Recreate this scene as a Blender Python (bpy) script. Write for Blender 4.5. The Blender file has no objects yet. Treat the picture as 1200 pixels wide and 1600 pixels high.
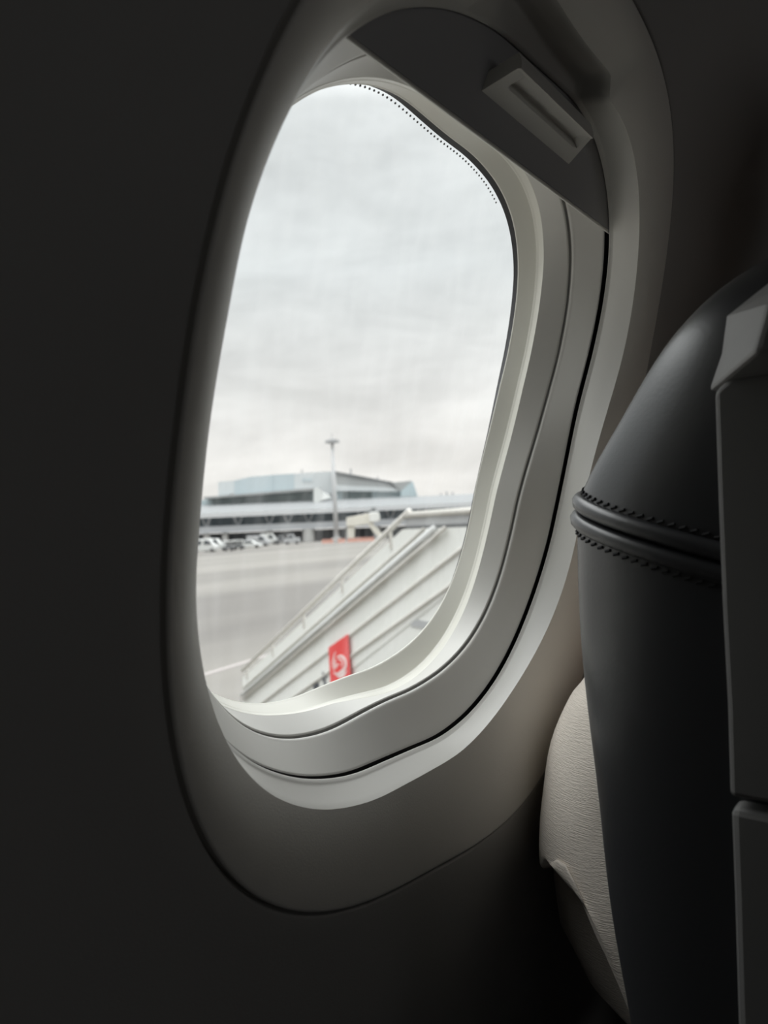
import bpy, bmesh, math, random
import numpy as np
from mathutils import Vector, Matrix
random.seed(4)
S = 0.62                      # metres per wall unit
F = 1107.67                   # focal length in pixels of the 1200x1600 frame
YAW, TILT, ROLL, HY = 0.68408, 0.27935, -0.049156, 819.47
U0, V0, KAP, VC = 0.57602, -0.08657, 0.45553, -0.03
R_ = {
'S':(0.3450,[0.3539, 0.3508, 0.3497, 0.3504, 0.3525, 0.3559, 0.3606, 0.3662, 0.3721, 0.3778, 0.3825, 0.3856, 0.387, 0.3868, 0.3859, 0.3851, 0.386, 0.3896, 0.3949, 0.4005, 0.4051, 0.4075, 0.407, 0.4034, 0.3969, 0.3882, 0.3784, 0.3684, 0.3591, 0.3509, 0.3445, 0.3401, 0.3382, 0.3391, 0.3427, 0.3486, 0.3566, 0.3666, 0.3779, 0.3898, 0.4011, 0.4109, 0.4179, 0.4218, 0.4227, 0.4215, 0.4196, 0.4186, 0.4204, 0.4264, 0.4352, 0.4449, 0.4535, 0.4591, 0.4602, 0.4564, 0.4479, 0.4357, 0.4214, 0.4063, 0.3919, 0.3791, 0.3683, 0.3598]),
'E1':(0.3680,[0.2966, 0.3, 0.3066, 0.3158, 0.3256, 0.3334, 0.3395, 0.3445, 0.3486, 0.352, 0.3542, 0.3545, 0.3525, 0.348, 0.3417, 0.3348, 0.3316, 0.3335, 0.3398, 0.347, 0.3536, 0.3584, 0.3604, 0.359, 0.3544, 0.3472, 0.3385, 0.3294, 0.3202, 0.3114, 0.3046, 0.3009, 0.2996, 0.3004, 0.3034, 0.3092, 0.3167, 0.3244, 0.3322, 0.3398, 0.3464, 0.3512, 0.3535, 0.3534, 0.3513, 0.3478, 0.3436, 0.339, 0.3368, 0.3375, 0.3398, 0.3406, 0.34, 0.3389, 0.3381, 0.3379, 0.3377, 0.3366, 0.3334, 0.3276, 0.3193, 0.3095, 0.3012, 0.2969]),
'G':(0.4001,[0.2873, 0.2861, 0.288, 0.294, 0.3031, 0.3129, 0.3224, 0.3307, 0.3371, 0.3414, 0.3438, 0.3447, 0.3443, 0.3425, 0.3391, 0.3343, 0.3315, 0.332, 0.3355, 0.3392, 0.3426, 0.3449, 0.3453, 0.3428, 0.3374, 0.3297, 0.3207, 0.3115, 0.3029, 0.2949, 0.2895, 0.287, 0.2869, 0.2888, 0.2931, 0.3005, 0.31, 0.319, 0.327, 0.3336, 0.3382, 0.3406, 0.3413, 0.3406, 0.339, 0.3366, 0.3334, 0.3296, 0.3285, 0.3308, 0.3359, 0.3403, 0.3433, 0.3446, 0.3438, 0.3408, 0.336, 0.33, 0.3236, 0.317, 0.31, 0.3022, 0.2955, 0.2905]),
'H':(0.4384,[0.2641, 0.2687, 0.2748, 0.2827, 0.2926, 0.3019, 0.3106, 0.3181, 0.3238, 0.3269, 0.3273, 0.3254, 0.322, 0.3183, 0.3148, 0.3119, 0.3121, 0.3157, 0.321, 0.3246, 0.3262, 0.3259, 0.3241, 0.3212, 0.3174, 0.3127, 0.3072, 0.3007, 0.2929, 0.2839, 0.276, 0.2695, 0.2639, 0.2599, 0.2582, 0.2601, 0.2664, 0.275, 0.2856, 0.297, 0.3077, 0.316, 0.3209, 0.3219, 0.3193, 0.314, 0.3069, 0.2991, 0.2941, 0.2933, 0.2962, 0.3, 0.3043, 0.3082, 0.3107, 0.3105, 0.307, 0.3003, 0.2914, 0.2816, 0.2723, 0.2647, 0.2611, 0.2613]),
'I':(0.4723,[0.2491, 0.2518, 0.2557, 0.2616, 0.2699, 0.2789, 0.2885, 0.2983, 0.3071, 0.3136, 0.3169, 0.3168, 0.3139, 0.3092, 0.3037, 0.2983, 0.296, 0.2977, 0.302, 0.3058, 0.3085, 0.3098, 0.3095, 0.3073, 0.3031, 0.2969, 0.2891, 0.2801, 0.2706, 0.2611, 0.2542, 0.2502, 0.2487, 0.2499, 0.2539, 0.2615, 0.2723, 0.2839, 0.2951, 0.3048, 0.3119, 0.3157, 0.3161, 0.3138, 0.3099, 0.3054, 0.3011, 0.2973, 0.2968, 0.3, 0.3057, 0.3104, 0.3136, 0.3146, 0.313, 0.3083, 0.3007, 0.2908, 0.2798, 0.269, 0.2596, 0.252, 0.2482, 0.2477]),
'K':(0.5065,[0.2556, 0.2568, 0.2597, 0.2648, 0.2725, 0.2807, 0.2892, 0.2973, 0.304, 0.3081, 0.3092, 0.3075, 0.3039, 0.2995, 0.2953, 0.292, 0.2921, 0.2959, 0.3019, 0.3066, 0.3092, 0.3098, 0.3083, 0.305, 0.3001, 0.2941, 0.2875, 0.2804, 0.2731, 0.2657, 0.2603, 0.2569, 0.2551, 0.2547, 0.2563, 0.2609, 0.2687, 0.2776, 0.2872, 0.2967, 0.305, 0.3111, 0.3143, 0.3147, 0.3127, 0.3088, 0.3038, 0.2981, 0.295, 0.2956, 0.2992, 0.303, 0.3067, 0.31, 0.3119, 0.3114, 0.3079, 0.3015, 0.2928, 0.283, 0.2732, 0.2642, 0.2585, 0.2559]),
'K2':(0.4975,[0.2451, 0.2475, 0.2515, 0.2578, 0.2666, 0.276, 0.2856, 0.2949, 0.3028, 0.3081, 0.3103, 0.3096, 0.3068, 0.3029, 0.299, 0.2956, 0.2953, 0.2986, 0.3038, 0.3075, 0.3091, 0.3086, 0.3061, 0.3018, 0.296, 0.2891, 0.2816, 0.2736, 0.2655, 0.2574, 0.2515, 0.2478, 0.2458, 0.2456, 0.2478, 0.2532, 0.2621, 0.2724, 0.2834, 0.2942, 0.3035, 0.31, 0.3132, 0.3131, 0.3101, 0.3052, 0.299, 0.2924, 0.2885, 0.2884, 0.2914, 0.2947, 0.298, 0.3008, 0.302, 0.3008, 0.2965, 0.2893, 0.2799, 0.2697, 0.2599, 0.2513, 0.2462, 0.2445]),
}
scene = bpy.context.scene
COL = scene.collection
# ------------------------------------------------------------------ camera maths
_p = math.atan2(HY-800, F)
cd = np.array([math.cos(YAW)*math.cos(_p), math.sin(YAW)*math.cos(_p), math.sin(_p)])
_r = np.array([math.sin(YAW), -math.cos(YAW), 0.0]); _u = np.cross(_r, cd)
cr = math.cos(ROLL)*_r + math.sin(ROLL)*_u
cu = -math.sin(ROLL)*_r + math.cos(ROLL)*_u
HF = np.array([math.cos(YAW), math.sin(YAW), 0.0])      # horizontal view direction
HR = np.array([math.sin(YAW), -math.cos(YAW), 0.0])     # horizontal right
NO = np.array([0, math.cos(TILT), math.sin(TILT)])
VV = np.array([0, -math.sin(TILT), math.cos(TILT)])
def ray(px, py): return cd + (px-600)/F*cr - (py-800)/F*cu
def at(px, py, D):            # point of that direction at horizontal distance D ahead
    k = ray(px, py); return k*(D/(k@HF))
def atx(px, py, x):
    k = ray(px, py); return k*(x/k[0])
def aty(px, py, y):
    k = ray(px, py); return k*(y/k[1])
def sag(v):
    d = abs(v-V0); m = 0.62
    return KAP/2*d*d if d < m else KAP/2*m*m + KAP*m*(d-m)
def wp(u, v, dep):            # wall coordinates (u along cabin, v up the wall about the window centre, dep outwards) to world
    vv = v+VC
    return S*((u+U0)*np.array([1.0, 0, 0]) + vv*VV + (dep-sag(vv))*NO)
# ------------------------------------------------------------------ materials
def mat(name, color, rough=0.5, metal=0.0, spec=0.5, noise=None, bump=None, coat=0.0, sheen=0.0):
    m = bpy.data.materials.new(name); m.use_nodes = True
    nt = m.node_tree; b = nt.nodes['Principled BSDF']
    b.inputs['Base Color'].default_value = (*color, 1)
    b.inputs['Roughness'].default_value = rough
    b.inputs['Metallic'].default_value = metal
    b.inputs['Specular IOR Level'].default_value = spec
    if sheen: b.inputs['Sheen Weight'].default_value = sheen
    tc = nt.nodes.new('ShaderNodeTexCoord')
    if noise:                 # (scale, amount, stretch)
        sc, am, st = noise
        mp = nt.nodes.new('ShaderNodeMapping'); mp.inputs['Scale'].default_value = st
        n = nt.nodes.new('ShaderNodeTexNoise'); n.inputs['Scale'].default_value = sc; n.inputs['Detail'].default_value = 4
        mx = nt.nodes.new('ShaderNodeMix'); mx.data_type = 'RGBA'
        mx.inputs[6].default_value = (*[c*(1-am) for c in color], 1)
        mx.inputs[7].default_value = (*[min(1, c*(1+am)) for c in color], 1)
        nt.links.new(tc.outputs['Object'], mp.inputs[0]); nt.links.new(mp.outputs[0], n.inputs['Vector'])
        nt.links.new(n.outputs['Fac'], mx.inputs[0]); nt.links.new(mx.outputs[2], b.inputs['Base Color'])
    if bump:                  # (scale, strength, distance, stretch)
        sc, stn, di, st = bump
        mp = nt.nodes.new('ShaderNodeMapping'); mp.inputs['Scale'].default_value = st
        n = nt.nodes.new('ShaderNodeTexNoise'); n.inputs['Scale'].default_value = sc; n.inputs['Detail'].default_value = 3
        bp = nt.nodes.new('ShaderNodeBump'); bp.inputs['Strength'].default_value = stn; bp.inputs['Distance'].default_value = di
        nt.links.new(tc.outputs['Object'], mp.inputs[0]); nt.links.new(mp.outputs[0], n.inputs['Vector'])
        nt.links.new(n.outputs['Fac'], bp.inputs['Height']); nt.links.new(bp.outputs[0], b.inputs['Normal'])
    return m
one = (1, 1, 1)
M = dict(
 panel=mat('sidewall_plastic', (.44,.435,.425), .6, bump=(900,.12,.001,one)),
 bezel=mat('bezel_plastic', (.84,.82,.775), .5, bump=(900,.1,.001,one)),
 frame=mat('frame_plastic', (.70,.69,.655), .42, noise=(40,.03,one)),
 trim=mat('trim_plastic', (.84,.83,.76), .35),
 dark=mat('channel_rubber', (.03,.03,.032), .7),
 gasket=mat('gasket_rubber', (.035,.035,.04), .5),
 frit=mat('frit_ink', (.25,.25,.25), .6),
 shade=mat('shade_plastic', (.40,.40,.41), .55),
 reveal=mat('reveal_plastic', (.63,.62,.59), .45),
 groove=mat('groove_plastic', (.34,.34,.325), .6),
 handle=mat('handle_plastic', (.62,.61,.58), .5),
 cabin=mat('cabin_lining', (.45,.44,.42), .7),
 carpet=mat('carpet', (.05,.055,.07), .95, noise=(300,.3,one)),
 leather=mat('dark_leather', (.036,.037,.04), .33, spec=.8, bump=(520,.07,.001,one)),
 thread=mat('stitch_thread', (.02,.02,.022), .8),
 shell=mat('seat_shell', (.27,.265,.26), .5),
 metal=mat('seat_metal', (.4,.4,.42), .4, 1.0),
 cloth=mat('beige_cloth', (.76,.69,.61), .9, noise=(90,.10,(1,1,9)), bump=(160,.5,.002,(1,1,10)), sheen=.2),
 trousers=mat('trouser_cloth', (.04,.045,.06), .9),
 skin=mat('skin', (.62,.42,.33), .5), hair=mat('hair', (.03,.02,.015), .5),
 # outdoors
 steelblue=mat('blue_grey_cladding', (.50,.57,.60), .5, noise=(.6,.05,(1,1,.1))),
 palecladding=mat('pale_cladding', (.62,.65,.66), .5),
 roofgrey=mat('roof_metal', (.20,.208,.213), .5, noise=(.3,.05,(1,1,.1))),
 roofdark=mat('dark_roof', (.36,.37,.37), .6),
 bandwhite=mat('fascia_white', (.62,.635,.65), .5),
 glassdark=mat('dark_glazing', (.12,.175,.215), .15, noise=(.7,.3,(1,1,.1))),
 glassgreen=mat('green_glazing', (.27,.33,.34), .15, noise=(.7,.2,(1,1,.1))),
 glassblue=mat('pale_blue_glazing', (.50,.60,.63), .15),
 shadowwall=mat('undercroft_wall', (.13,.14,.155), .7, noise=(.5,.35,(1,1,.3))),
 slab=mat('slab_grey', (.50,.52,.55), .6),
 concrete=mat('concrete_column', (.55,.55,.54), .8),
 fabric=mat('white_fabric', (.38,.39,.38), .7),
 mast=mat('galvanised_steel', (.55,.56,.57), .5),
 cream=mat('cream_paint', (.78,.76,.68), .5),
 white=mat('white_paint', (.66,.67,.66), .4),
 offwhite=mat('off_white_paint', (.83,.84,.81), .5, noise=(2.5,.03,one)),
 rail=mat('beige_rail', (.60,.58,.54), .45),
 grey=mat('grey_paint', (.45,.46,.47), .5), darkgrey=mat('dark_grey', (.17,.175,.18), .6),
 tyre=mat('tyre_rubber', (.03,.03,.03), .8), carglass=mat('car_glass', (.05,.06,.07), .1),
 orange=mat('orange_plastic', (.56,.30,.24), .5), red=mat('red_vinyl', (.80,.045,.045), .5),
 pink=mat('emblem_white', (.90,.80,.78), .5), ink=mat('dark_lettering', (.05,.06,.075), .5),
 line=mat('line_paint', (.34,.31,.30), .7),
)
# ------------------------------------------------------------------ building helpers
ORG = {}
class MB:
    def __init__(s): s.v = []; s.f = []
    def poly(s, pts):
        n = len(s.v); s.v += [tuple(map(float, p)) for p in pts]; s.f.append(tuple(range(n, n+len(pts)))); return s
    def loft(s, rings, closed=True, cap0=False, cap1=False):
        n0 = len(s.v); m = len(rings[0])
        for r in rings: s.v += [tuple(map(float, p)) for p in r]
        for i in range(len(rings)-1):
            for j in range(m if closed else m-1):
                a = n0+i*m+j; b = n0+i*m+(j+1) % m
                s.f.append((a, b, b+m, a+m))
        if cap0: s.f.append(tuple(reversed(range(n0, n0+m))))
        if cap1: s.f.append(tuple(range(n0+(len(rings)-1)*m, n0+len(rings)*m)))
        return s
    def prism(s, poly, vec):
        a = [np.array(p, float) for p in poly]; v = np.array(vec, float)
        return s.loft([a, [p+v for p in a]], True, True, True)
    def box(s, c, ex, ey, ez):    # centre and three half-extent vectors
        c, ex, ey, ez = (np.array(t, float) for t in (c, ex, ey, ez))
        return s.prism([c-ex-ey-ez, c+ex-ey-ez, c+ex+ey-ez, c-ex+ey-ez], 2*ez)
    def tube(s, pts, r, n=10, caps=True, closed=False):
        pts = [np.array(p, float) for p in pts]; rs = r if hasattr(r, '__len__') else [r]*len(pts)
        rings = []; up = None
        for i, p in enumerate(pts):
            if closed: t = pts[(i+1) % len(pts)]-pts[i-1]
            else: t = pts[min(i+1, len(pts)-1)]-pts[max(i-1, 0)]
            t = t/(np.linalg.norm(t)+1e-12)
            if up is None: up = np.array([0, 0, 1.0]) if abs(t[2]) < .9 else np.array([1.0, 0, 0])
            a = np.cross(t, up); a /= np.linalg.norm(a); b = np.cross(a, t); up = b
            rings.append([p+rs[i]*(math.cos(2*math.pi*k/n)*a+math.sin(2*math.pi*k/n)*b) for k in range(n)])
        if closed: rings.append(rings[0]); caps = False
        return s.loft(rings, True, caps, caps)
    def build(s, name, m, parent=None, smooth=False, base=None, bevel=0, auto=None):
        org = ORG[parent.name] if parent else (np.array(base, float) if base is not None else np.zeros(3))
        me = bpy.data.meshes.new(name)
        me.from_pydata([tuple(np.array(p)-org) for p in s.v], [], s.f)
        bm = bmesh.new(); bm.from_mesh(me); bmesh.ops.remove_doubles(bm, verts=bm.verts, dist=1e-6)
        bmesh.ops.recalc_face_normals(bm, faces=bm.faces); bm.to_mesh(me); bm.free()
        o = bpy.data.objects.new(name, me); COL.objects.link(o)
        me.materials.append(M[m] if isinstance(m, str) else m)
        if parent: o.parent = parent
        else: o.location = org
        ORG[o.name] = org
        if smooth:
            for p in me.polygons: p.use_smooth = True
        if auto is not None:
            me.set_sharp_from_angle(angle=math.radians(auto))
        if bevel:
            b = o.modifiers.new('bevel', 'BEVEL'); b.width = bevel; b.segments = 2; b.limit_method = 'ANGLE'; b.angle_limit = math.radians(40)
        return o
def tag(o, label=None, cat=None, group=None, kind=None):
    for k, v in (('label', label), ('category', cat), ('group', group), ('kind', kind)):
        if v: o[k] = v
    return o
def empty(name, loc):
    o = bpy.data.objects.new(name, None); COL.objects.link(o); o.location = tuple(loc); o.empty_display_size = .1
    ORG[o.name] = np.array(loc, float); return o
NT = 384
def rring(key):
    a = np.array(R_[key][1]); f = np.fft.rfft(a); g = np.zeros(NT//2+1, complex); g[:len(f)] = f
    return np.fft.irfft(g, NT)*NT/len(a)
TH = np.arange(NT)*2*math.pi/NT
CT, ST_ = np.cos(TH), np.sin(TH)
def ring(r, dep):
    dep = np.broadcast_to(dep, (NT,)); r = np.broadcast_to(r, (NT,))
    return [wp(r[i]*CT[i], r[i]*ST_[i], dep[i]) for i in range(NT)]
def slide(r, d0, d1):         # the same outline seen from the seat, at another depth in the wall
    d0 = np.broadcast_to(d0, (NT,)); d1 = np.broadcast_to(d1, (NT,)); th, rr = [], []
    for i in range(NT):
        q = wp(r[i]*CT[i], r[i]*ST_[i], d0[i])/S; k = 1.0
        for _ in range(12): k = (d1[i]-sag(k*(q@VV)))/(q@NO)
        u, v = k*q[0]-U0, k*(q@VV)-VC
        th.append(math.atan2(v, u) % (2*math.pi)); rr.append(math.hypot(u, v))
    o = np.argsort(th); th = np.array(th)[o]; rr = np.array(rr)[o]
    return np.interp(TH, np.r_[th-2*math.pi, th, th+2*math.pi], np.r_[rr, rr, rr])
def catmull(P, n, closed=False):
    P = [np.array(p, float) for p in P]; out = []; N = len(P)
    segs = N if closed else N-1
    for i in range(segs):
        if closed: p0, p1, p2, p3 = P[i-1], P[i], P[(i+1) % N], P[(i+2) % N]
        else: p0, p1, p2, p3 = P[max(i-1, 0)], P[i], P[i+1], P[min(i+2, N-1)]
        for k in range(n):
            t = k/n
            out.append(.5*((2*p1)+(-p0+p2)*t+(2*p0-5*p1+4*p2-p3)*t*t+(-p0+3*p1-3*p2+p3)*t**3))
    if not closed: out.append(P[-1])
    return out
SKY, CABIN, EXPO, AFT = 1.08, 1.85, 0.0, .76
# ------------------------------------------------------------------ cabin shell
def quad_slab(name, c, ex, ey, ez, m):
    return tag(MB().box(c, ex, ey, ez).build(name, m), kind='structure')
FZ, CZ = -1.06, 0.86
rS, rE, rG, rH, rI, rK, rK2 = (rring(k) for k in ('S', 'E1', 'G', 'H', 'I', 'K', 'K2'))
rE = rE+.0035*np.exp(-((TH-math.radians(119))/math.radians(10))**2)
rH = rH*(1+.08*np.exp(-((TH-math.radians(203))/math.radians(20))**2))
rI2 = slide(rI, .4723, .4668)+.0020+.0105*np.clip((CT+.1)/.8, 0, 1)**.8
rI = slide(rI, .4723, .4790); rK2 = slide(rK2, .4975, .5030); rK = slide(rK, .5065, .5110)+.0028
# side wall with the oval hole
def outer(i, u0=-2.6, u1=2.9, v0=-1.80, v1=1.42):
    c, s = CT[i], ST_[i]; t = 1e9
    if c > 1e-9: t = min(t, u1/c)
    if c < -1e-9: t = min(t, u0/c)
    if s > 1e-9: t = min(t, v1/s)
    if s < -1e-9: t = min(t, v0/s)
    return t
ro = np.array([outer(i) for i in range(NT)])
w = MB(); rings = [ring(rS+.0026, .3572), ring(rS+.0026, .3468), ring(rS+.0032, .3455), ring(rS+.0052, .345)]
for t in (.01, .03, .06, .1, .15, .2, .27, .35, .45, .56, .68, .8, .9, 1):
    rings.append(ring((rS+.0052)*(1-t)+ro*t, .345))
for t in (1,): rings.append(ring(ro*1.0, .40))
w.loft(rings)
tag(w.build('wall_left', 'panel', smooth=True, auto=50), kind='structure')
x0, x1 = S*(U0-2.55), S*(U0+2.85)
yo = 0.42
quad_slab('floor', ((x0+x1)/2, (yo-2.6)/2, FZ-.02), ((x1-x0)/2, 0, 0), (0, (yo+2.6)/2, 0), (0, 0, .02), 'carpet')
quad_slab('ceiling', ((x0+x1)/2, (yo-2.6)/2, CZ+.02), ((x1-x0)/2, 0, 0), (0, (yo+2.6)/2, 0), (0, 0, .02), 'cabin')
quad_slab('wall_right', ((x0+x1)/2, -2.62, (FZ+CZ)/2), ((x1-x0)/2, 0, 0), (0, .02, 0), (0, 0, (CZ-FZ)/2), 'cabin')
quad_slab('wall_front', (x1+.02, (yo-2.6)/2, (FZ+CZ)/2), (.02, 0, 0), (0, (yo+2.6)/2+.04, 0), (0, 0, (CZ-FZ)/2), 'cabin')
quad_slab('wall_back', (x0-.02, (yo-2.6)/2, (FZ+CZ)/2), (.02, 0, 0), (0, (yo+2.6)/2+.04, 0), (0, 0, (CZ-FZ)/2), 'cabin')
# ------------------------------------------------------------------ the window
win = tag(empty('window_1', wp(0, 0, .40)), kind='structure', label='oval cabin window with a deep pale reveal in the dark side wall')
sm = lambda x: np.clip(x, 0, 1)**2*(3-2*np.clip(x, 0, 1))
uE = rE*CT
pk = sm((uE+.125)/.02)*sm((.078-uE)/.02)*(ST_ > .3)       # finger pocket above the shade handle
rEp = rE+pk*(.028-.012*np.clip((uE+.12)/.19, 0, 1))
wR = sm((CT+.25)/.9)*sm((ST_+.9)/.6)
dE = .368-.0085*wR          # depth of the bezel's inner lip
rEp = slide(rEp, .368, dE)      # keep the lip's outline where its depth changes
b = MB(); rings = [ring(rS+.02, .3568), ring(rS-.0005, .3568), ring(rS-.0005, .3455), ring(rS-.001, .3442), ring(rS-.0025, .3436)]
for s in (.02, .06, .2, .35, .5, .62, .72, .8, .86, .91, .95, .98, 1):
    rings.append(ring(rS-.0025+(rEp-rS+.0025)*s, .3436+.003*s+(dE-.3466)*s**(1.7+.5*wR)))
b.loft(rings).build('bezel', 'bezel', win, True)
b = MB()
mid = lambda t: rEp*(1-t)+(rG+.002)*t
rp1 = np.where(pk > 0, mid(.3)*(1-pk)+(rEp+.002)*pk, mid(.3))
rp2 = np.where(pk > 0, mid(.8)*(1-pk)+(rEp+.003)*pk, mid(.8))
b.loft([ring(rEp, dE), ring(rEp*.93+rp1*.07, dE*.93+.374*.07), ring(rp1, .374), ring(rp2, .3925), ring(rG+.0025, .3945+.0*TH), ring(rG, .3968), ring(rG, .398)])
b.build('reveal', 'reveal', win, True)
MB().loft([ring(rG, .398), ring(rG+.03, .3982), ring(rG+.03, .4034), ring(rG, .4036)]).build('shade_channel', 'dark', win)
b = MB()
L = lambda a, c, t: a*(1-t)+c*t
b.loft([ring(rG, .4036), ring(rG-.0012, .4044)] + [ring(L(rG-.0012, rH+.001, t), L(.4044, .4335, t)) for t in (.03, .08, .25, .45, .65, .85, .95, 1)]
       + [ring(rH-.0002, .4352), ring(rH, .4370)])
b.build('outer_frame', 'frame', win, True)
MB().loft([ring(rH, .4370), ring(rH+.0022, .4377), ring(rH+.0022, .4396), ring(rH-.0006, .4404)]).build('frame_groove', 'groove', win)
b = MB()
b.loft([ring(rH-.0006, .4404), ring(rH-.002, .4412)] + [ring(L(rH-.002, rI2, t), L(.4412, .4668, t)) for t in (.04, .1, .3, .6, .9, .97, 1)])
b.build('inner_frame', 'frame', win, True)
b = MB()
b.loft([ring(rI2, .4668), ring(L(rI2, rI, .06)-.0003, .4673), ring(L(rI2, rI, .15)-.0004, .4682), ring(L(rI2, rI, .8), .4768), ring(rI-.0006, .4786), ring(rI-.0009, .4794), ring(rI-.0003, .4806), ring(rI+.0006, .4816)]
       + [ring(L(rI+.0006, rK2, t), L(.4816, .5005, t)) for t in (.06, .35, .7, .95, 1)] + [ring(rK2-.0006, .5018), ring(rK2-.0003, .5030), ring(rK2+.0006, .5036)])
b.build('trim_ring', 'trim', win, True)
MB().loft([ring(rK2+.0006, .5036), ring(rK, .5110), ring(rK+.03, .514), ring(rK+.03, .530)]).build('gasket', 'gasket', win)
# the outer pane with its row of printed dots
g_ = MB()
gr_ = [ring((rK+.028)*t, .517) for t in (.02, .2, .4, .6, .8, 1)]+[ring((rK+.028)*t, .5205) for t in (1, .8, .6, .4, .2, .02)]
g_.loft(gr_, True, True, True)
gm = bpy.data.materials.new('window_glass'); gm.use_nodes = True; nt = gm.node_tree; nt.nodes.clear()
out = nt.nodes.new('ShaderNodeOutputMaterial'); tr = nt.nodes.new('ShaderNodeBsdfTransparent'); gl = nt.nodes.new('ShaderNodeBsdfGlossy')
df = nt.nodes.new('ShaderNodeBsdfTranslucent'); df.inputs[0].default_value = (.9, .9, .9, 1)
tr.inputs[0].default_value = (.985, .988, .985, 1); gl.inputs['Roughness'].default_value = .02
fr = nt.nodes.new('ShaderNodeValue'); fr.outputs[0].default_value = .015
m1 = nt.nodes.new('ShaderNodeMixShader'); m2 = nt.nodes.new('ShaderNodeMixShader')
tcn = nt.nodes.new('ShaderNodeTexCoord'); mpn = nt.nodes.new('ShaderNodeMapping'); mpn.inputs['Scale'].default_value = (90, 90, 6)
nn = nt.nodes.new('ShaderNodeTexNoise'); nn.inputs['Scale'].default_value = 1.0; nn.inputs['Detail'].default_value = 2
cr_ = nt.nodes.new('ShaderNodeMapRange'); cr_.inputs[1].default_value = .45; cr_.inputs[2].default_value = .8; cr_.inputs[3].default_value = .0; cr_.inputs[4].default_value = .06
nt.links.new(tcn.outputs['Object'], mpn.inputs[0]); nt.links.new(mpn.outputs[0], nn.inputs['Vector']); nt.links.new(nn.outputs['Fac'], cr_.inputs[0])
nt.links.new(fr.outputs[0], m1.inputs[0]); nt.links.new(tr.outputs[0], m1.inputs[1]); nt.links.new(gl.outputs[0], m1.inputs[2])
nt.links.new(cr_.outputs[0], m2.inputs[0]); nt.links.new(m1.outputs[0], m2.inputs[1]); nt.links.new(df.outputs[0], m2.inputs[2])
nt.links.new(m2.outputs[0], out.inputs[0])
M['glass'] = gm
g_.build('pane', 'glass', win)
fb = MB()
ang = math.radians(121)
while ang > math.radians(60):
    i = ang/(2*math.pi)*NT; j = int(i); r0 = (rK[j]*(1-(i-j))+rK[j+1]*(i-j))
    ca, sa = math.cos(ang), math.sin(ang)
    for q in (0,):
        rr = r0-.0004; h = .0010
        c = wp(rr*ca, rr*sa, .5155); e1 = wp((rr+h)*ca, (rr+h)*sa, .5155)-c
        e2 = wp(rr*ca-h*sa, rr*sa+h*ca, .5155)-c
        fb.prism([c+e1, c+.7*(e1+e2), c+e2, c+.7*(e2-e1), c-e1, c-.7*(e1+e2), c-e2, c+.7*(e1-e2)], .0006*NO)
    ang -= .0060/r0
fb.build('dot_row', 'frit', win)
# ------------------------------------------------------------------ window shade, pulled a little way down
GP = [((rG[i]+.024)*CT[i], (rG[i]+.024)*ST_[i]) for i in range(NT)]
def uspan(v):
    xs = []
    for i in range(NT):
        (a, c), (d, e) = GP[i-1], GP[i]
        if (c-v)*(e-v) <= 0 and c != e: xs.append(a+(v-c)/(e-c)*(d-a))
    return min(xs), max(xs)
shade = tag(empty('window_shade', wp(0, .26, .401)), 'grey pull-down window shade lowered a little over the top of the oval window', 'window shade')
vt = max(p[1] for p in GP)-.002
vs = [.2600+(vt-.2600)*(k/14)**.8 for k in range(15)]
fr_, bk = [], []
for v in vs:
    a, c = uspan(v)
    fr_.append([wp(a+(c-a)*k/24, v, .3990) for k in range(25)]); bk.append([wp(a+(c-a)*k/24, v, .4024) for k in range(25)])
p = MB(); p.loft(fr_, False); p.loft(bk, False)
bd = lambda g: g[0]+[r[-1] for r in g[1:-1]]+g[-1][::-1]+[r[0] for r in g[1:-1]][::-1]
p.loft([bd(fr_), bd(bk)], True)
p.build('shade_panel', 'shade', shade)
a, c = uspan(.2600)
MB().tube([wp(a+.004+(c-a-.008)*k/20, .2588, .4007) for k in range(21)], .0016*S*1.1, 8).build('hem_bar', 'frame', shade, True)
# pull handle: a ledge with a finger groove
def hpt(a, w):
    ul = -.0715*(1-w)-.0664*w; ur = .0936*(1-w)+.0736*w
    return wp(ul+(ur-ul)*a, .2868*(1-w)+.3038*w, .399*(1-w)+.37*w)
nrm = np.cross(hpt(1, 0)-hpt(0, 0), hpt(0, 1)-hpt(0, 0)); nrm /= np.linalg.norm(nrm)
if nrm@VV < 0: nrm = -nrm
top, bot = [], []
NA, NW = 60, 36
for k in range(NA+1):
    a = k/NA; rt, rb_ = [], []
    for l in range(NW+1):
        w_ = l/NW
        ma = float(sm(np.array((a-.09)/.03))*sm(np.array((.95-a)/.03)))
        dep = 0
        if w_ > .44: dep = .0042*ma*min(1, (w_-.44)/.035)*max(0, 1-(max(0, w_-.50)/.44)**1.5)
        rim = -.0012*math.exp(-((w_-.96)/.05)**2)
        edge = .0022*max(0, (w_-.93)/.07)**2
        rb_.append(hpt(a, w_)+nrm*(dep+rim+edge)); rt.append(hpt(a, w_)+nrm*.0075)
    bot.append(rb_); top.append(rt)
h = MB(); h.loft(bot, False); h.loft(top, False); h.loft([bd(bot), bd(top)], True)
h.build('pull_handle', 'handle', shade, True, auto=40)
# daylight enters through the pane: a portal guides the sampling of the sky
pl = bpy.data.lights.new('window_portal', 'AREA'); pl.shape = 'RECTANGLE'; pl.size = .37; pl.size_y = .43; pl.energy = 1
pl.cycles.is_portal = True
po = bpy.data.objects.new('window_portal', pl); COL.objects.link(po)
po.location = tuple(wp(0, 0, .529))
po.rotation_euler = Vector(tuple(NO)).to_track_quat('Z', 'X').to_euler()
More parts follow.
